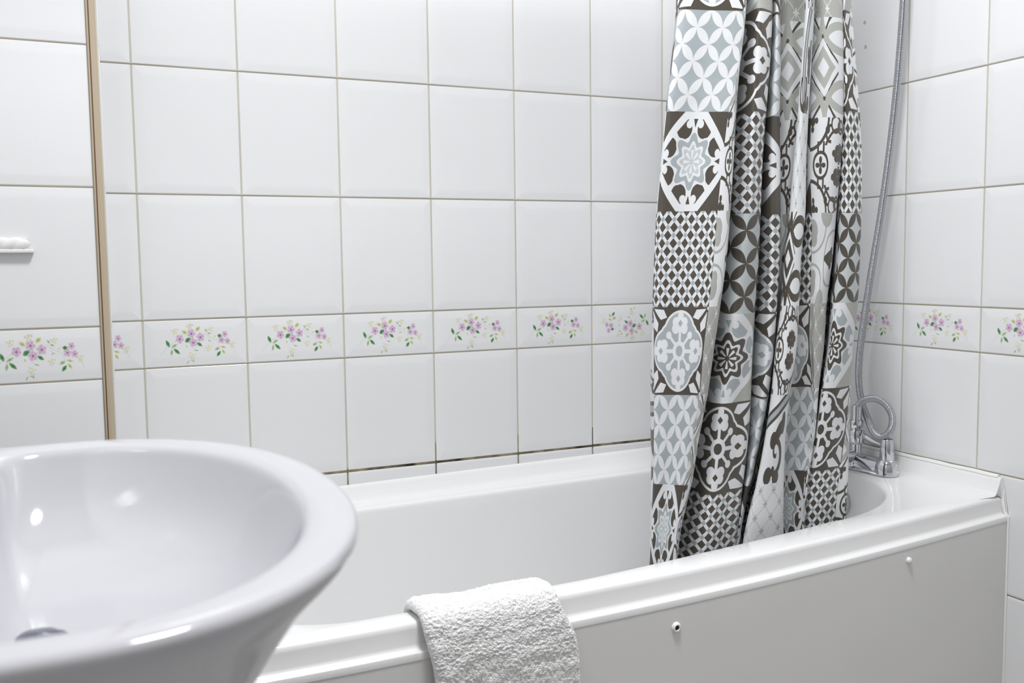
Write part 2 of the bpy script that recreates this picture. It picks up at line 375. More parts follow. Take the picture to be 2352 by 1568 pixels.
# sealant
sb = MB(); pts = [(XR-.004, y, zt(XR)+.0372+.0006*math.sin(y*60)) for y in [1.325+.03*i for i in range(22)]]
sb.tube(pts, .0052, 8); sb.build('trim_3', M_caulk); tag(bpy.data.objects['trim_3'], kind='structure')
sb = MB(); yy = ye(XR)
sb.tube([(XR-.0015, 1.3265, zt(XR)+.036), (XR-.0015, 1.3165, zt(XR)+.01), (XR-.0015, 1.3135, zt(XR)-.03), (XR-.0015, 1.303, zt(XR)-.040), (XR-.0015, 1.303, zt(XR)-.3), (XR-.0015, 1.303, .01)], .0024, 8)
sb.build('trim_4', M_caulk); tag(bpy.data.objects['trim_4'], kind='structure')

# ------------------------------------------------------------------ wash basin
def ellpt(cx, cy, a, b, t, p=2.0):
    c, s = math.cos(t), math.sin(t)
    return (cx+a*math.copysign(abs(c)**(2/p), c), cy+b*math.copysign(abs(s)**(2/p), s))
BC = (-.13, .742)
NB = 128
def outline(xf, hw, xb, rc, p, cy=BC[1], cx=-.13, p2=None):
    """front half super-ellipse, straight sides to the back, rounded back corners; NB points, matched by angle index."""
    raw = []
    n1 = 200
    for k in range(n1+1):
        t = -math.pi/2+math.pi*k/n1; raw.append(ellpt(cx, cy, xf-cx, hw, t, p))
    # far side to back corner
    for k in range(1, 21): raw.append((cx+(xb+rc-cx)*k/20, cy+hw-.0*k))
    for k in range(1, 21):
        t = math.pi/2+math.pi/2*k/20; raw.append((xb+rc+rc*math.cos(t), cy+hw-rc+rc*math.sin(t)))
    for k in range(1, 40): raw.append((xb, cy+(hw-rc)*(1-2*k/40)))
    for k in range(0, 21):
        t = math.pi+math.pi/2*k/20; raw.append((xb+rc+rc*math.cos(t), cy-hw+rc+rc*math.sin(t)))
    for k in range(1, 20): raw.append((xb+rc+(cx-xb-rc)*k/20, cy-hw))
    return raw
def resample(raw, n, c):
    # by polar angle around c -> matched rings
    out = []
    angs = [math.atan2(y-c[1], x-c[0]) for x, y in raw]
    for k in range(n):
        a = -math.pi+2*math.pi*(k+.5)/n; best = None
        dx, dy = math.cos(a), math.sin(a)
        for (p0, p1) in zip(raw, raw[1:]+raw[:1]):
            ex, ey = p1[0]-p0[0], p1[1]-p0[1]; den = dx*ey-dy*ex
            if abs(den) < 1e-12: continue
            qx, qy = p0[0]-c[0], p0[1]-c[1]
            t = (qx*ey-qy*ex)/den; s = (qx*dy-qy*dx)/den
            if t > 0 and -1e-6 <= s <= 1+1e-6: best = t if best is None else max(best, t)
        out.append((c[0]+dx*best, c[1]+dy*best))
    return out
PC = (-.12, BC[1])
oi = resample(outline(.026, .245, -.190, .045, 2.15), NB, PC)
oo = resample(outline(.0665, .288, XL+.002, .03, 2.15), NB, PC)
dr = (-.152, .752)
RZ = Z0-.555
V = []; ring = []; Fc = []
def addring(pts, zf):
    r = []
    for i, q in enumerate(pts): r.append(len(V)); V.append((q[0], q[1], zf(i, q) if callable(zf) else zf))
    ring.append(r)
# underside from pedestal top up to the rim
def body(s, cx=-.26): return [(cx+(x-cx)*s if x > cx else x, BC[1]+(y-BC[1])*(s**.9)) for x, y in oo]
for s, z in ((.32, .30), (.38, .26), (.47, .230), (.57, .195), (.665, .155), (.755, .117), (.822, .084), (.875, .057), (.925, .036), (.972, .021), (.996, .0115), (1.0, .006), (.994, .0018)): addring(body(s), RZ-z)
for t, dz in ((.12, .0), (.3, -.0005+.0015), (.55, .0008), (.78, -.0010), (.92, -.005), (1.0, -.012)): addring([lerp2(a, b, t) for a, b in zip(oo, oi)], RZ+dz)
# bowl
for t, d in ((.05, .030), (.11, .048), (.19, .064), (.30, .077), (.42, .086), (.56, .093), (.70, .0970), (.82, .0985), (.90, .0995)): addring([lerp2(b, dr, t) if True else b for b in oi], RZ-d)
for r0, r1 in zip(ring, ring[1:]):
    for i in range(NB): Fc.append((r0[i], r0[(i+1) % NB], r1[(i+1) % NB], r1[i]))
Fc.append(tuple(ring[-1])); Fc.append(tuple(reversed(ring[0])))
bas = empty('wash_basin', (-.2, BC[1], 0)); tag(bas, 'white ceramic wash basin with a rounded front, out of focus in front of the bathtub', 'wash basin')
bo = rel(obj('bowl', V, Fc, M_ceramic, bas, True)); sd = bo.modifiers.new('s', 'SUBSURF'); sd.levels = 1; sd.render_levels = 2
d_ = MB(); d_.lathe([(.0215, -.006), (.0225, .0005), (.0205, .0022), (.016, .0015), (.0155, .0045), (.013, .0065), (.0001, .0085)], (dr[0], dr[1], RZ-.0990), 'z', 32, cap=False)
rel(d_.build('drain_plug', M_drain, bas, label='dark chrome drain plug'))
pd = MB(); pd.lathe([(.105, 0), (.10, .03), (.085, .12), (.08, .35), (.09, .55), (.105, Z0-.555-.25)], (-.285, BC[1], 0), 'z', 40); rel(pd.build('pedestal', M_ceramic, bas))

# ------------------------------------------------------------------ soap shelf with rope moulding
sp = empty('soap_dish', (-.285, YJ-.012, Z0-.345)); tag(sp, 'small white ceramic soap dish with a rope moulded edge on the left tiled wall', 'soap dish')
b_ = MB(); v, f = box(-.395, -.176, YJ-.013, YJ, Z0-.3585, Z0-.3520); b_.add(v, f); o = rel(b_.build('tray', M_dish, sp, smooth=False)); bv = o.modifiers.new('b', 'BEVEL'); bv.width = .002; bv.segments = 3
V = []; Fc = []; n1, n2 = 150, 18
for i in range(n1):
    x = -.39+i*(.39-.1815)/(n1-1); e = min(1, max(.04, (n1-1-i)/10))**.5
    for k in range(n2):
        a = 2*math.pi*k/n2; r = (.0092+.0024*abs(math.sin(x*155+a)))*e
        V.append((x, YJ-.006+r*.6*math.cos(a), Z0-.3430+r*math.sin(a)))
for i in range(n1-1):
    for k in range(n2): Fc.append((i*n2+k, i*n2+(k+1) % n2, (i+1)*n2+(k+1) % n2, (i+1)*n2+k))
Fc += [tuple(range(n2)), tuple((n1-1)*n2+k for k in range(n2))[::-1]]
rel(obj('rope_moulding', V, Fc, M_dish, sp, True))
b_ = MB(); v, f = box(-.395, -.1850, YJ-.006, YJ, Z0-.353, Z0-.3335); b_.add(v, f); rel(b_.build('back_rest', M_dish, sp, smooth=False))

# ------------------------------------------------------------------ bath mixer tap
zr = zt(1.515); tx = 1.515
tap = empty('bath_mixer_tap', (tx, 1.655, zr)); tag(tap, 'chrome bath mixer tap with shower outlet standing on the tub deck', 'tap')
b_ = MB()
def loft(rings, mb):
    b0 = len(mb.v); n = len(rings[0])
    for r in rings: mb.v += r
    for j in range(len(rings)-1):
        for k in range(n): mb.f.append((b0+j*n+k, b0+j*n+(k+1) % n, b0+(j+1)*n+(k+1) % n, b0+(j+1)*n+k)); mb.m.append(0)
    mb.f.append(tuple(b0+k for k in range(n))[::-1]); mb.f.append(tuple(b0+(len(rings)-1)*n+k for k in range(n))); mb.m += [0, 0]
def capsule(cx, y0, y1, r, z, n=40):
    out = []
    for k in range(n):
        a = 2*math.pi*k/n; yy = (y1 if math.sin(a) > 0 else y0); out.append((cx+r*math.cos(a), yy+r*math.sin(a), z))
    return out
y0, y1, ym = 1.563, 1.748, 1.6555
loft([capsule(tx, y0, y1, r, zr+h) for r, h in ((.0250, .0003), (.0262, .001), (.0262, .0045), (.0250, .0060), (.0222, .0085), (.0212, .022), (.0185, .0300), (.0105, .0340))], b_)
rel(b_.build('deck_body', M_chrome, tap))
for yy, nm in ((y0, 'near'), (y1, 'far')):
    h_ = MB(); h_.lathe([(.0262, .0050), (.0258, .014), (.0240, .025), (.0208, .0325), (.0165, .0362)], (tx, yy, zr), 'z', 36); o = rel(h_.build('valve_base', M_chrome, tap))
    h_ = MB(); h_.lathe([(.0155, .0362), (.0158, .0375), (.0145, .060), (.0140, .0795), (.0125, .0815), (.0118, .0800), (.0001, .0800)], (tx, yy, zr), 'z', 36, cap=False)
    hd = rel(h_.build('valve_handle', M_chrome, tap))
    sgn = 1 if yy == y0 else -1
    l_ = MB(); pts = [(tx-.004, yy+sgn*(.008+.058*i/12), zr+.068+.013*(i/12)**2.2) for i in range(13)]
    l_.tube(pts, [.0052+.0022*abs(i/12-.0)**2+(.0 if i < 11 else -.0015*(i-10)) for i in range(13)], 14); o = l_.build('lever', M_chrome, hd)
    hd.matrix_basis = hd.matrix_basis
c_ = MB(); c_.lathe([(.026, .004), (.027, .012), (.025, .024), (.019, .031), (.0165, .034), (.0125, .035), (.0125, .056), (.0165, .057), (.0180, .0605), (.0180, .086), (.0165, .089), (.0125, .090), (.0125, .096)], (tx, ym, zr), 'z', 36)
rel(c_.build('diverter_body', M_chrome, tap))
c_ = MB(); c_.lathe([(.0150, .0955), (.0155, .097), (.0155, .110), (.0140, .112)], (tx, ym, zr), 'z', 8); rel(c_.build('hose_nut', M_chrome, tap))
s_ = MB(); s_.tube([(tx-.005-.02*i, ym, zr+.024+.012*math.sin(i*.5)-.0018*i*i*.6) for i in range(7)], [.016-.0005*i for i in range(7)], 20); rel(s_.build('spout', M_chrome, tap))
# ------------------------------------------------------------------ shower hose
hs = empty('shower_hose', (tx, ym, zr+.112)); tag(hs, 'ribbed chrome shower hose looping from the tap and rising along the tiled wall', 'hose')
f_ = MB(); f_.lathe([(.0120, .1122), (.0122, .114), (.0112, .116), (.0112, .142), (.0100, .146)], (tx, ym, zr), 'z', 28); rel(f_.build('ferrule', M_chrome, hs))
def catmull(P, n):
    P = [Vector(p) for p in P]; P = [P[0]*2-P[1]]+P+[P[-1]*2-P[-2]]; out = []
    for i in range(1, len(P)-2):
        for k in range(n):
            t = k/n; a, b, c, d = P[i-1:i+3]
            out.append(.5*((2*b)+(-a+c)*t+(2*a-5*b+4*c-d)*t*t+(-a+3*b-3*c+d)*t**3))
    out.append(P[-2]); return out
def W(y, z, x=tx): return (x, y, z+Z0)
loopc = (1.597, -.747)
hp = [W(ym, -.745), W(1.654, -.728), W(1.640, -.713), W(1.618, -.7035), W(1.595, -.7015), W(1.570, -.710), W(1.553, -.727), W(1.549, -.750), W(1.558, -.772), W(1.577, -.785), W(1.600, -.784, tx+.004), W(1.622, -.772, tx+.012), W(1.641, -.755, tx+.020), W(1.657, -.735, tx+.024), W(1.667, -.705, tx+.022), W(1.672, -.660, tx+.020), W(1.667, -.60, tx+.018), W(1.655, -.52, tx+.018), W(1.637, -.42, tx+.018), W(1.612, -.29, tx+.018), W(1.590, -.15, tx+.018), W(1.572, 0, tx+.018), W(1.560, .16, tx+.018), W(1.556, .30, tx+.018), W(1.556, .42, tx+.018)]
path = catmull(hp, 40)
L = [0]
for a, b in zip(path, path[1:]): L.append(L[-1]+(b-a).length)
pitch = .0034; nseg = int(L[-1]/(pitch/6)); pts = []; rad = []; j = 0
for i in range(nseg):
    s = L[-1]*i/(nseg-1)
    while j < len(L)-2 and L[j+1] < s: j += 1
    t = (s-L[j])/max(1e-9, L[j+1]-L[j]); pts.append(path[j].lerp(path[j+1], t)); ph = (s/pitch) % 1
    rad.append(.0062+.0019*math.sin(math.pi*ph)**.6)
t_ = MB(); t_.tube(pts, rad, 14); o = rel(t_.build('corrugated_tube', M_hose, hs)); 
for e in o.data.edges: e.use_edge_sharp = False
# wall bracket that carries the hose head, above the frame
hb = MB(); hb.tube([(XR+.001, 1.556, Z0+.45), (XR-.02, 1.556, Z0+.45), (XR-.044, 1.556, Z0+.45)], .010, 20); hb.lathe([(.024, 0), (.024, .012)], (XR-.013, 1.556, Z0+.45), 'x', 28)
hb.lathe([(.012, -.04), (.014, -.03), (.016, .02), (.016, .04)], (tx+.018, 1.556, Z0+.45), 'z', 28)
tag(hb.build('hose_bracket', M_chrome), 'chrome wall bracket holding the top of the shower hose above', 'bracket')

# ------------------------------------------------------------------ pattern compiler: expressions -> Math nodes
class E:
    nt = None
    def __init__(s, v): s.v = v
    @staticmethod
    def op(o, *a):
        n = E.nt.nodes.new('ShaderNodeMath'); n.operation = o
        for i, q in enumerate(a):
            q = q.v if isinstance(q, E) else q
            if isinstance(q, (int, float)): n.inputs[i].default_value = q
            else: E.nt.links.new(q, n.inputs[i])
        return E(n.outputs[0])
    def __add__(s, o): return E.op('ADD', s, o)
    __radd__ = __add__
    def __sub__(s, o): return E.op('SUBTRACT', s, o)
    def __rsub__(s, o): return E.op('SUBTRACT', o, s)
    def __mul__(s, o): return E.op('MULTIPLY', s, o)
    __rmul__ = __mul__
    def __truediv__(s, o): return E.op('DIVIDE', s, o)
    def __lt__(s, o): return E.op('LESS_THAN', s, o)
    def __gt__(s, o): return E.op('GREATER_THAN', s, o)
def eabs(a): return E.op('ABSOLUTE', a)
def emax(a, b): return E.op('MAXIMUM', a, b)
def emin(a, b): return E.op('MINIMUM', a, b)
def efr(a): return E.op('FRACT', a)
def esq(a): return E.op('SQRT', a)
def ecos(a): return E.op('COSINE', a)
def eat(y, x): return E.op('ARCTAN2', y, x)
def ehyp(x, y): return esq(x*x+y*y)
def circ(x, y, cx, cy, r): return ehyp(x-cx, y-cy)-r
DK = lin((74, 68, 60)); WH = lin((218, 220, 222)); GB = lin((160, 168, 172)); GW = lin((168, 169, 164)); LG = lin((186, 192, 194))
def fabric(name, fn):
    m = bpy.data.materials.new(name); m.use_nodes = True; nt = m.node_tree; E.nt = nt; b = nt.nodes['Principled BSDF']
    uv = nt.nodes.new('ShaderNodeUVMap'); uv.uv_map = 'cloth'; sp_ = nt.nodes.new('ShaderNodeSeparateXYZ'); nt.links.new(uv.outputs[0], sp_.inputs[0])
    x, y = E(sp_.outputs[0]), E(sp_.outputs[1])
    base, layers = fn(x, y); cur = None
    for mask, col in layers:
        mx = nt.nodes.new('ShaderNodeMix'); mx.data_type = 'RGBA'
        nt.links.new(mask.v, mx.inputs[0])
        if cur is None: mx.inputs[6].default_value = base
        else: nt.links.new(cur, mx.inputs[6])
        mx.inputs[7].default_value = col; cur = mx.outputs[2]
    nt.links.new(cur, b.inputs['Base Color']); b.inputs['Roughness'].default_value = .42; b.inputs['Sheen Weight'].default_value = .05
    tc = nt.nodes.new('ShaderNodeTexCoord'); n = nt.nodes.new('ShaderNodeTexNoise'); n.inputs['Scale'].default_value = 22; n.inputs['Detail'].default_value = 2; nt.links.new(tc.outputs['Object'], n.inputs['Vector'])
    bp_ = nt.nodes.new('ShaderNodeBump'); bp_.inputs['Distance'].default_value = .0018; bp_.inputs['Strength'].default_value = .8; nt.links.new(n.outputs['Fac'], bp_.inputs['Height']); nt.links.new(bp_.outputs[0], b.inputs['Normal'])
    return m
def fold8(x, y):
    a, b = eabs(x), eabs(y); return emax(a, b), emin(a, b)
def petals(bg, pet, k, sh=0.):
    def fn(x, y):
        a = (x+y)*(k/2)+sh; b = (x-y)*(k/2)+sh
        a = eabs(efr(a)-.5)*2; b = eabs(efr(b)-.5)*2          # 0 centre, 1 cell edge (unit = half cell)
        M, m_ = emax(a, b), emin(a, b)
        lens = ehyp(2-M, m_) < 1.4142
        return bg, [(lens, pet)]
    return fn
def lattice(x, y):
    k = 12; a = eabs(efr((x+y)*(k/4)+.5)-.5)*2; b = eabs(efr((x-y)*(k/4)+.5)-.5)*2
    dia = emax(a, b) < .66
    na, nb_ = 1-a, 1-b
    st = emin(emax(na, nb_), (na+nb_)*.7071) < .36
    return WH, [(dia, DK), (st, GB)]
def octa(corner, lobe, star, starout, flower):
    def fn(x, y):
        X, Y = fold8(x, y); r = ehyp(x, y); th = eat(y, x)
        o1 = (X+Y) < 1.32
        inn = emax(X, (X+Y)*.80) < .86
        lob = circ(X, Y, .655, .285, .205) < 0
        sw = emin(circ(X, Y, .755, .165, .085), emax(Y-.07, X-.90)) < 0
        tri = (Y < (X-.68)*.35)*(X < .86)
        c8 = ecos(th*8)
        s0 = r < (.56+.075*c8); st = r < (.50+.085*c8)
        fo = r < (.36+.055*c8); fi = r < (.285+.055*c8)
        pe = (r < .235)*((eabs(ecos(th*4))) > .78)*(r > .06)
        return WH, [(1-o1, corner), (lob*inn, lobe), (sw, WH), (tri, lobe), (s0, WH), (st, star), (fo, starout), (fi, flower), (pe, WH)]
    return fn
def quat(inner, club, dia):
    def fn(x, y):
        X, Y = fold8(x, y); r = ehyp(x, y)
        q = emin(circ(X, Y, .40, 0, .53), circ(X, Y, .30, .30, .36))
        cl = emin(emin(circ(X, Y, .62, 0, .18), circ(X, Y, .51, .15, .12)), emin(circ(X, Y, .66, .14, .115), circ(X, Y, .80, 0, .10)))
        stm = emax(Y-.045, X-.5); ring = r-.23
        dg = emin(emax(eabs(X-Y)-.05, X-.33), circ(X, Y, .36, .36, .085))
        figs = emin(emin(cl, stm), emin(ring, dg)) < 0
        di = ((eabs(X-.63)+Y) < .085)+(r < .125)
        cx, cy = 1-X, 1-Y
        d1 = cx*.924+cy*.383; w1 = eabs(cy*.924-cx*.383)
        kite = (w1 < emin((d1-.10)*.35, (.62-d1)*.75))
        d2 = cx*.383+cy*.924; w2 = eabs(cx*.924-cy*.383)
        k2 = (w2 < emin((d2-.10)*.35, (.62-d2)*.75))
        arc = eabs(ehyp(cx, cy)-.10) < .025; dot = ehyp(cx, cy) < .075
        return DK, [(emax(kite, k2), WH), (arc, DK), (dot, WH), (q < 0, WH), (q < -.055, inner), (figs, club), (emin(di, 1.), dia)]
    return fn
def scroll(x, y):
    xs_ = x+.55; ay = eabs(y); r = ehyp(xs_, y); th = eat(y, xs_)
    l1 = eabs(r-.27)-.036
    clv = r-(.02+.17*eabs(ecos(th*2)))
    neck = emax(eabs(eabs(xs_)-.10)-.034, eabs(ay-.38)-.12)
    big = emax(eabs(circ(x, ay, .20, .10, .66))-.036, .34-ay-x*.2)
    hx = eabs(x-.22); hy = eabs(ay-.24)
    h1 = emin(emin(circ(hx, ay, .13, .16, .10), circ(hx, ay, .11, .33, .10)), emin(circ(hx, ay, .24, .25, .075), emax(hx-.05, hy-.22)))
    o1 = emax(eabs(circ(x, ay, -1.0, 1.05, .72))-.040, x+.20)
    o2 = eabs(circ(x, ay, .02, .86, .17))-.034; o3 = eabs(circ(x, ay, .24, .80, .13))-.032
    curl = emin(emin(circ(x, ay, -.32, .74, .085), emax(eabs(circ(x, ay, -.20, .66, .17))-.034, x+.16)), circ(x, ay, .52, .70, .075))
    o4 = emax(eabs(circ(x, ay, 1.0, .98, .50))-.036, .50-ay)
    cor = emin(emin(circ(eabs(x), ay, .90, .92, .11), circ(eabs(x), ay, .74, .94, .07)), circ(eabs(x), ay, .90, .75, .07))
    dd = emin(emin(emin(l1, clv), emin(neck, big)), emin(emin(o1, o2), emin(emin(o3, o4), emin(h1, emin(curl, cor)))))
    return WH, [(dd < 0, DK)]
def stargrid(bg, fg):
    def fn(x, y):
        k = 1.5; a = eabs(efr(x*k+.25)-.5)*2/1.0; b = eabs(efr(y*k+.25)-.5)*2
        # nodes at cell corners and centres
        def star(p, q): return emin((p*p)/(.33*.33)+(q*q)/(.075*.075), (q*q)/(.33*.33)+(p*p)/(.075*.075)) < 1
        s1 = star(a, b); s2 = star(1-a, 1-b)
        ln = eabs(a-b) < .035
        return bg, [(ln, fg), (emax(s1, s2), fg)]
    return fn
def aztec(bg, mid_, line):
    def fn(x, y):
        ax, ay = eabs(x+.45), eabs(y); q = eabs(ay-.62); dd = ax*2.0+ay*2.3
        cross = eabs(ax*.9-q) < .045
        arc = eabs(ehyp(ax-.75, ay)-.84) < .085; arc2 = eabs(ehyp(ax-.78, ay-1.12)-.80) < .085
        out = dd < 1.35; ring = dd < 1; hole = dd < .48
        return bg, [(cross*(ax < .6), line), (arc, mid_), (arc2, mid_), (out, bg), (ring, mid_), (hole, bg)]
    return fn
def floral(x, y):
    ay = eabs(y)
    arc1 = eabs(circ(x, ay, .30, .0, .62))-.03
    arc2 = eabs(circ(x, ay, -.95, .85, .72))-.03
    lobe = emin(emin(circ(x, ay, -.92, .62, .24), circ(x, ay, -.88, .42, .17)), circ(x, ay, -.20, .98, .30))
    rt = emin(circ(x, ay, .95, .50, .25), circ(x, ay, .80, .30, .16))
    sp1 = emin(circ(x, y, .10, 0, .17), emax(eabs(y)-.05-(x+.30)*.4, emax(-.32-x, x-.05)))
    st = emin(circ(x, ay, .14, .16, .09), circ(x, ay, .30, .0, .10))
    return WH, [(emin(arc1, arc2) < 0, GW), (emin(lobe, rt) < 0, GW), (emin(sp1, st) < 0, DK)]
def bigcurve(x, y):
    r = ehyp(x-1.25, y-.05)
    band = eabs(r-1.50)
    r2 = ehyp(x-1.1, y+.9)
    tul = emin(emin(circ(x, y, .35, .02, .20), circ(x, y, .18, .16, .13)), emin(circ(x, y, .30, -.18, .12), emax(eabs(x-.42)-.10, eabs(y)-.42)))
    tail = eabs(circ(x, y, -.15, -.55, .36))-.07
    leaf = emin(circ(x, y, .05, -.93, .17), circ(x, y, .42, -.80, .15))
    return WH, [(band < .19, DK), (band < .10, GB), ((tul < 0), DK), ((tail < 0)*(y < -.30), DK), (leaf < 0, DK)]
def tulip(x, y):
    band = eabs(y-.72-x*.42)
    a, b = x-.10, y-.18
    u_, v_ = a*.80+b*.60, b*.80-a*.60                       # long axis leans to the upper right
    leaf = emin(ehyp(u_*.42, v_)-.17, circ(x, y, -.22, -.02, .20))
    tip = emax(ehyp((x-.35)*1.9, y-.36)-.26, 0-x+.15)
    tail = emax(eabs(circ(x, y, -.05, -.42, .40))-.075, .0-x-.02)
    hook = emax(eabs(circ(x, y, .02, -.22, .16))-.05, x-.10)
    bot = emin(emin(circ(x, y, -.30, -.82, .20), circ(x, y, .16, -.86, .17)), circ(x, y, -.05, -.72, .12))
    return WH, [(band < .17, DK), (band < .075, GB), (emin(emin(leaf, tip), emin(tail, emin(hook, bot))) < 0, DK)]
PATS = {'petG': petals(GB, WH, 3, .5), 'petD': petals(LG, DK, 3, .5), 'octD': octa(DK, DK, GB, WH, LG), 'octG': octa(GW, GB, DK, WH, DK), 'lattice': lattice,
        'quatG': quat(GB, WH, GB), 'quatD': quat(DK, WH, DK), 'scroll': scroll, 'floral': floral, 'starG': stargrid(GW, WH), 'starW': stargrid(WH, GW), 'aztecG': aztec(WH, GW, DK), 'aztecD': aztec(WH, DK, DK), 'bigcurve': bigcurve, 'tulip': tulip}
NAMES = list(PATS); FM = [fabric('cloth_print_'+n.lower(), PATS[n]) for n in NAMES]
# ------------------------------------------------------------------ shower curtain
CUR = [[0.8793,0.8795,0.8798,0.88,0.8802,0.8804,0.8776,0.8707,0.8639,0.857,0.8502,0.8435,0.8368,0.8279,0.8214,0.8194,0.8186,0.8179,0.8172],[0.8371,0.8373,0.8375,0.8377,0.8379,0.8381,0.8362,0.8265,0.8169,0.8097,0.8025,0.7982,0.7944,0.7921,0.7899,0.7881,0.7862,0.7841,0.7827],[0.8898,0.8904,0.8909,0.8915,0.892,0.8926,0.8913,0.882,0.8672,0.8568,0.8471,0.8397,0.8318,0.8252,0.821,0.8145,0.8064,0.7976,0.7929],[0.9434,0.9443,0.9452,0.9461,0.947,0.9479,0.9473,0.9384,0.9182,0.9045,0.8923,0.8818,0.8698,0.8586,0.8524,0.8409,0.8264,0.8106,0.8033],[0.9517,0.9527,0.9536,0.9545,0.9555,0.9564,0.9549,0.9457,0.9362,0.928,0.9192,0.9103,0.8981,0.8872,0.8773,0.8619,0.8483,0.8251,0.8146],[1.0039,1.0048,1.0057,1.0066,1.0074,1.0083,1.0057,0.9959,0.9861,0.9775,0.9681,0.9586,0.9449,0.9336,0.9232,0.9064,0.8915,0.8698,0.8588],[0.9855,0.9866,0.9876,0.9886,0.9895,0.9905,0.9904,0.9839,0.9763,0.9699,0.9654,0.9593,0.9484,0.9382,0.9215,0.9076,0.8928,0.8781,0.8743],[1.0134,1.0146,1.0158,1.0168,1.0179,1.019,1.0192,1.0159,1.0106,1.0066,1.0068,1.0043,0.9962,0.9873,0.965,0.9531,0.9403,0.9316,0.9303],[1.0316,1.0327,1.0339,1.035,1.0361,1.0373,1.0372,1.034,1.0276,1.0233,1.022,1.0202,1.0122,1.0042,0.9979,0.99,0.9792,0.9708,0.9672],[1.0704,1.0716,1.0727,1.0738,1.0748,1.076,1.075,1.0715,1.065,1.061,1.0597,1.0579,1.0499,1.0418,1.0354,1.0288,1.0166,1.0097,1.0026],[1.0427,1.0439,1.0452,1.0463,1.0475,1.0487,1.0498,1.0497,1.0451,1.0428,1.0413,1.0392,1.0328,1.0275,1.0194,1.0073,0.9921,0.977,0.9708],[1.059,1.0603,1.0616,1.0628,1.064,1.0653,1.0674,1.0698,1.0667,1.066,1.0644,1.062,1.0569,1.0538,1.0447,1.0288,1.0101,0.9899,0.9804],[1.1037,1.105,1.1062,1.1074,1.1086,1.1098,1.1125,1.1135,1.1108,1.1101,1.1083,1.1059,1.1008,1.0975,1.09,1.0739,1.0555,1.0373,1.0206],[1.1297,1.131,1.1324,1.1337,1.135,1.1364,1.1371,1.1353,1.132,1.1292,1.1248,1.1188,1.1123,1.1031,1.0942,1.0785,1.06,1.0419,1.0241],[1.1667,1.1682,1.1697,1.1712,1.1726,1.1742,1.1729,1.1675,1.1638,1.1589,1.1517,1.1421,1.1335,1.1188,1.1073,1.0924,1.0738,1.0558,1.0374],[1.0979,1.0994,1.1009,1.1023,1.1037,1.1052,1.1054,1.1003,1.0965,1.0914,1.0846,1.075,1.0658,1.0516,1.0398,1.0245,1.0058,0.9858,0.9755],[1.0974,1.0989,1.1004,1.1019,1.1034,1.105,1.1056,1.1016,1.0977,1.0924,1.0872,1.0764,1.0692,1.0593,1.0471,1.0369,1.0277,1.0183,1.0136],[1.1201,1.1217,1.1233,1.1249,1.1264,1.1281,1.1287,1.1258,1.1217,1.1163,1.1126,1.1004,1.0953,1.0898,1.0778,1.0716,1.0718,1.0728,1.0739],[1.1645,1.1661,1.1677,1.1692,1.1707,1.1723,1.172,1.169,1.1646,1.1591,1.1556,1.1429,1.1378,1.1325,1.1222,1.1133,1.1131,1.1139,1.115],[1.1556,1.1573,1.1589,1.1604,1.162,1.1636,1.1632,1.1592,1.1552,1.1514,1.1566,1.1583,1.1597,1.1624,1.174,1.1738,1.1581,1.1494,1.1462],[1.1686,1.1704,1.1721,1.1738,1.1755,1.1773,1.18,1.1848,1.1882,1.1856,1.1829,1.1845,1.1675,1.1633,1.1621,1.1579,1.1418,1.1338,1.1313],[1.2069,1.2088,1.2106,1.2125,1.2143,1.2162,1.2183,1.2207,1.2225,1.2208,1.2161,1.211,1.1994,1.1927,1.179,1.1685,1.1526,1.1442,1.1412],[1.2556,1.2575,1.2593,1.2611,1.2629,1.2648,1.267,1.2694,1.2707,1.2687,1.2639,1.2588,1.2472,1.2402,1.227,1.2166,1.2017,1.1911,1.1866],[1.2676,1.2693,1.2711,1.2729,1.2746,1.2765,1.2786,1.281,1.2829,1.2811,1.2759,1.2708,1.2593,1.2521,1.2385,1.2287,1.2142,1.2031,1.1983],[1.2178,1.2196,1.2214,1.2232,1.225,1.2269,1.229,1.2314,1.2337,1.2322,1.2272,1.2221,1.2105,1.2037,1.1899,1.1796,1.1642,1.1553,1.152],[1.211,1.2129,1.2147,1.2166,1.2184,1.2203,1.2229,1.2284,1.2346,1.2379,1.2364,1.2345,1.2289,1.2223,1.2143,1.2053,1.19,1.179,1.174],[1.2301,1.232,1.2339,1.2357,1.2376,1.2396,1.2429,1.2509,1.2604,1.2677,1.269,1.2696,1.2691,1.2626,1.2596,1.2518,1.2372,1.224,1.2167],[1.2389,1.2408,1.2427,1.2446,1.2465,1.2485,1.252,1.26,1.2694,1.2767,1.2779,1.2786,1.2781,1.2716,1.2689,1.2657,1.2606,1.2547,1.2487],[1.2688,1.2707,1.2725,1.2744,1.2762,1.2782,1.2824,1.2905,1.2997,1.3069,1.3077,1.3084,1.3081,1.3015,1.2986,1.2954,1.2905,1.2848,1.2787]]
NM = ['P', '0', 'Am', '1', '2', 'h1', 'Cm', '3', '3r', 'h2', 'Dm', '4', 'h3', 'Em', 'h4', '5', 'Fm', '6', 'h5', '6i', 'Gm', '7', 'h6', 'h7', 'H0', 'Hm', '8b', '8', 'h8']
DEP = [1.450, 1.395, 1.372, 1.350, 1.356, 1.430, 1.372, 1.380, 1.395, 1.450, 1.392, 1.398, 1.460, 1.452, 1.455, 1.388, 1.372, 1.382, 1.440, 1.420, 1.402, 1.412, 1.470, 1.478, 1.418, 1.402, 1.410, 1.418, 1.46]
zA = [.60, .41, .22, .038, -.132, -.301, -.465, -.616, -.772, -.93]
zC = [.60, .41, .235, .052, -.127, -.304, -.481, -.640, -.801, -.95]
zG = [.60, .42, .245, .062, -.122, -.299, -.470, -.632, -.795, -.945]
zH = [.60, .43, .26, .080, -.107, -.299, -.470, -.634, -.794, -.945]
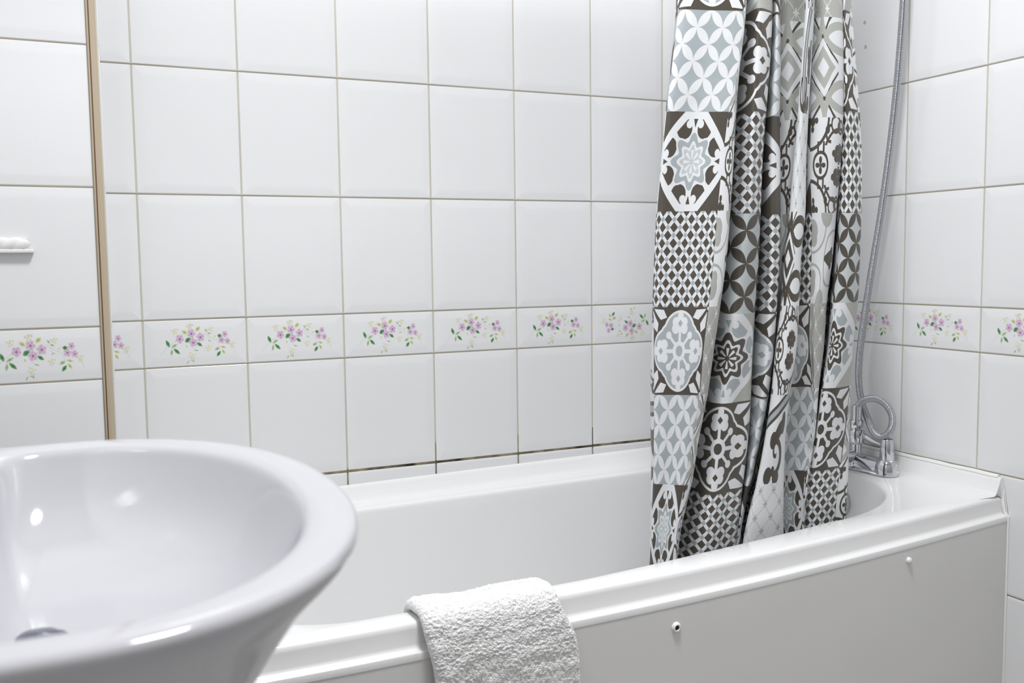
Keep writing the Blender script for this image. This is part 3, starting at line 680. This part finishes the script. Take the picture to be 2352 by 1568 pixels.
ZT = [zA]*5+[zC]*8+[zG]*10+[zH]*6
COL = {'A': ['octD', 'lattice', 'quatG', 'petG', 'octD', 'lattice', 'quatG', 'petG', 'octD'],
       'B': ['scroll', 'floral', 'starG', 'aztecG', 'scroll', 'floral', 'starG', 'aztecG', 'scroll'],
       'C': ['lattice', 'petD', 'octG', 'quatD', 'lattice', 'petD', 'octG', 'quatD', 'lattice'],
       'F': ['starW', 'aztecD', 'scroll', 'bigcurve', 'starW', 'aztecD', 'scroll', 'tulip', 'starW']}
# per segment between stations: column, u at start, u at end; values are functions of row coordinate T (3 = first visible joint)
def ramp(*a):
    return [(a[i], a[i+1]) for i in range(0, len(a), 2)]
K = lambda v: [(0, v)]
cu0 = ramp(3, .10, 5.5, -.2, 6.5, -.55, 7.5, -.80); cu3 = ramp(3, .85, 5, .75, 6, .62, 7, .60, 8, .55); cu3r = ramp(3, .95, 6, .95, 8, .90)
mid3 = [(t, (interp(cu0, t)+interp(cu3, t))/2) for t in (3, 4, 5, 6, 7, 8)]
hu0 = ramp(3, -.10, 6, -.12, 7, -.18, 8, -.2); hu1 = ramp(3, .90, 5, .95, 6, .88, 7, .98, 9, 1.0)
SEG = [('F', K(-.4), K(-.1)), ('A', K(-.95), K(0)), ('A', K(0), K(1.0)), ('B', K(-1), K(-.1)), ('B', K(-.1), K(1)), ('C', cu0, mid3), ('C', mid3, cu3), ('C', cu3, cu3r), ('B', K(-1), K(1)),
       ('A', K(.38), K(.72)), ('A', K(.72), K(1.)), ('B', K(-1), K(-.85)), ('B', K(-.85), K(-.3)), ('B', K(-.3), K(.3)), ('B', K(.5), K(1)), ('F', K(-.9), K(-.05)), ('F', K(-.05), K(.8)), ('F', K(.8), K(1)), ('A', ramp(6.2, .4, 7, -.5), K(1)),
       ('B', K(-1), K(-.1)), ('B', K(-.1), K(.45)), ('B', K(.45), K(.9)), ('F', K(-.8), K(.8)), ('F', K(.8), K(1)), ('C', hu0, [(t, (interp(hu0, t)+interp(hu1, t))/2) for t in (3, 5, 6, 7, 9)]), ('C', [(t, (interp(hu0, t)+interp(hu1, t))/2) for t in (3, 5, 6, 7, 9)], hu1), ('B', K(-1), ramp(5, -.9, 8, -.45)), ('B', K(0), K(.8))]
def station(i, T):
    g = T*2; k = min(int(g), 17); t = g-k
    P = CUR[i]
    p0, p1, p2, p3 = P[max(k-1, 0)], P[k], P[k+1], P[min(k+2, 18)]
    x = .5*(2*p1+(-p0+p2)*t+(2*p0-5*p1+4*p2-p3)*t*t+(-p0+3*p1-3*p2+p3)*t**3)
    z = interp([(q, ZT[i][q]) for q in range(10)], T)
    y = DEP[i]
    y += .006*math.sin(T*1.3+i*.9)                       # hang is never dead straight
    if T < 3: y = y+(1.41-y)*(3-T)/3*.3
    return Vector((x, y, z+Z0))
NS = len(NM); SUB = 8; RT = 10
rows = [r/RT for r in range(0, 9*RT+1)]
V = []; grid = []
for T in rows:
    P = [station(i, T) for i in range(NS)]; line = []
    for i in range(NS-1):
        a, b, c, d = P[max(i-1, 0)], P[i], P[i+1], P[min(i+2, NS-1)]
        # centripetal-ish tangents limited so folds stay crisp
        m1 = (c-a)*.5; m2 = (d-b)*.5; Lb = (c-b).length
        if m1.length > Lb*1.1: m1 = m1.normalized()*Lb*1.1
        if m2.length > Lb*1.1: m2 = m2.normalized()*Lb*1.1
        for k in range(SUB):
            t = k/SUB; h = (2*t**3-3*t*t+1)*b+(t**3-2*t*t+t)*m1+(-2*t**3+3*t*t)*c+(t**3-t*t)*m2
            line.append(h)
    line.append(P[-1])
    idx = []
    for q in line: idx.append(len(V)); V.append(q)
    grid.append(idx)
Fc = []; mi = []; uvs = []
for r in range(len(rows)-1):
    k = int(rows[r]+1e-6); 
    for s in range(len(grid[0])-1):
        i = min(s//SUB, NS-2); c, ua, ub = SEG[i]
        Fc.append((grid[r][s], grid[r+1][s], grid[r+1][s+1], grid[r][s+1])); mi.append(NAMES.index(COL[c][min(k, 8)]))
        def uvp(rr, ss):
            T = rows[rr]; t = (ss-i*SUB)/SUB
            return (interp(ua, T)*(1-t)+interp(ub, T)*t, 1-2*(T-k))
        uvs += [uvp(r, s), uvp(r+1, s), uvp(r+1, s+1), uvp(r, s+1)]
cur = obj('shower_curtain', V, Fc, FM, None, True, mi)
ul = cur.data.uv_layers.new(name='cloth')
for l, q in zip(ul.data, uvs): l.uv = q
so = cur.modifiers.new('thick', 'SOLIDIFY'); so.thickness = .0006; so.offset = 0
tag(cur, 'patchwork patterned shower curtain in grey, brown and white, gathered inside the bathtub', 'shower curtain')
rd = MB(); rd.tube([(-.0575, 1.435, Z0+.6105), (.5, 1.435, Z0+.6105), (XR, 1.435, Z0+.6105)], .0125, 20)
tag(rd.build('curtain_rod', M_rod), 'white rod above the bathtub that the patterned curtain hangs from', 'curtain rod')

# ------------------------------------------------------------------ towel
m = bpy.data.materials.new('white_terry'); m.use_nodes = True; nt = m.node_tree; b = nt.nodes['Principled BSDF']; M_terry = m
b.inputs['Base Color'].default_value = (.86, .86, .85, 1); b.inputs['Roughness'].default_value = .95; b.inputs['Sheen Weight'].default_value = .3; b.inputs['Specular IOR Level'].default_value = .1
tc = nt.nodes.new('ShaderNodeTexCoord')
v1 = nt.nodes.new('ShaderNodeTexVoronoi'); v1.inputs['Scale'].default_value = 520; nt.links.new(tc.outputs['UV'], v1.inputs['Vector'])
mp = nt.nodes.new('ShaderNodeMapping'); mp.inputs['Scale'].default_value = (.32, .32, .32); nt.links.new(tc.outputs['UV'], v1.inputs['Vector'])
v1.inputs['Scale'].default_value = 560
n2 = nt.nodes.new('ShaderNodeTexNoise'); n2.inputs['Scale'].default_value = 120; n2.inputs['Detail'].default_value = 4
nt.links.new(tc.outputs['UV'], n2.inputs['Vector'])
mm = nt.nodes.new('ShaderNodeMath'); mm.operation = 'MULTIPLY_ADD'; nt.links.new(v1.outputs['Distance'], mm.inputs[0]); mm.inputs[1].default_value = -.55; nt.links.new(n2.outputs['Fac'], mm.inputs[2])
bp_ = nt.nodes.new('ShaderNodeBump'); bp_.inputs['Distance'].default_value = .0030; bp_.inputs['Strength'].default_value = .9; nt.links.new(mm.outputs[0], bp_.inputs['Height']); nt.links.new(bp_.outputs[0], b.inputs['Normal'])
xa, xb = .310, .541
base = []      # path across the rim: (offset from rim edge y, height above rim)
xm = .43; wd = near_in(xm)-ye(xm)
pathp = [(wd+.030, -.20), (wd+.022, -.12), (wd+.012, -.04), (wd+.004, -.006), (wd-.010, .0035), (wd*.5, .004), (.004, .0035), (-.006, -.004), (-.012, -.02), (-.018, -.045), (-.021, -.07), (-.021, -.12), (-.020, -.20), (-.020, -.30), (-.020, -.38)]
pp = catmull([(0, a, b_) for a, b_ in pathp], 22); NP = len(pp); NW = 190
nrm = []
for i in range(NP):
    t = (pp[min(i+1, NP-1)]-pp[max(i-1, 0)]).normalized(); nrm.append(Vector((0, t.z, -t.y)))
if nrm[NP//2].z < 0: nrm = [-q for q in nrm]
arc = [0]
for a, b_ in zip(pp, pp[1:]): arc.append(arc[-1]+(b_-a).length)
V = []; Fc = []; UVm = {}
def tw(i, t, lay):
    p = pp[i]; s = arc[i]
    flare = .0 if s < .3 else (s-.3)*.02
    left = xa+.003*math.sin(s*23)+.010*(1/(1+math.exp((s-.34)*60)))*0 ; rightx = xb-.028*(1/(1+math.exp((s-.285)*70)))+.035*max(0, s-.30)
    left += .004-.010*(1/(1+math.exp((s-.30)*60)))+.02*max(0, s-.36)
    x = left+(rightx-left)*t
    e = min(t, 1-t)*(rightx-left); rnd = math.sqrt(max(0, 1-(1-min(1, e/.011))**2))
    th = .0085
    wob = noise.noise(Vector((x*14, s*9, 0)))*.0035+noise.noise(Vector((x*40, s*70, 3)))*.0012+noise.noise(Vector((x*170, s*330, 7)))*.0010+noise.noise(Vector((x*420, s*620, 9)))*.0010
    wob += .0022
    d = .0005+ (th+wob)*(1+rnd)*.75 if lay else .0005+(th)*(1-rnd)*.75
    ybase = ye(x)
    return Vector((x, ybase+p.y, zt(x)+p.z))+nrm[i]*d, (x, s)
top = []; bot = []
for i in range(NP):
    for lay, st in ((1, top), (0, bot)):
        row = []
        for k in range(NW+1):
            t = k/NW; t = .5-.5*math.cos(math.pi*t)*(.4+.6) if False else t
            q, uvq = tw(i, t, lay); UVm[len(V)] = uvq; row.append(len(V)); V.append(q)
        st.append(row)
for st, fl in ((top, 0), (bot, 1)):
    for i in range(NP-1):
        for k in range(NW):
            q = (st[i][k], st[i][k+1], st[i+1][k+1], st[i+1][k]); Fc.append(q[::-1] if fl else q)
for i in range(NP-1):
    Fc.append((top[i][0], top[i+1][0], bot[i+1][0], bot[i][0])); Fc.append((top[i+1][NW], top[i][NW], bot[i][NW], bot[i+1][NW]))
for k in range(NW): Fc.append((top[0][k+1], top[0][k], bot[0][k], bot[0][k+1])); Fc.append((top[-1][k], top[-1][k+1], bot[-1][k+1], bot[-1][k]))
tow = obj('towel', V, Fc, M_terry, None, True)
ul = tow.data.uv_layers.new(name='UVMap')
for lp in tow.data.loops: ul.data[lp.index].uv = UVm[lp.vertex_index]
bm = bmesh.new(); bm.from_mesh(tow.data); bmesh.ops.recalc_face_normals(bm, faces=bm.faces); bm.to_mesh(tow.data); bm.free()
tag(tow, 'folded white terry towel hanging over the front rim of the bathtub', 'towel')

# ------------------------------------------------------------------ ceiling lamp (above the frame)
lp = empty('ceiling_lamp', (.42, .82, 2.75)); tag(lp, 'round white ceiling lamp lighting the bathroom from above', 'lamp')
l_ = MB(); l_.lathe([(.25, -.002), (.25, -.05), (.240, -.055), (.235, -.05), (.235, -.03), (.0001, -.03)], (.42, .82, 2.75), 'z', 48, cap=False); rel(l_.build('lamp_housing', M_rod, lp))
lt = bpy.data.objects['ceiling_lamp_light']; lt.parent = lp; lt.matrix_parent_inverse = Matrix.Translation(-lp.location)
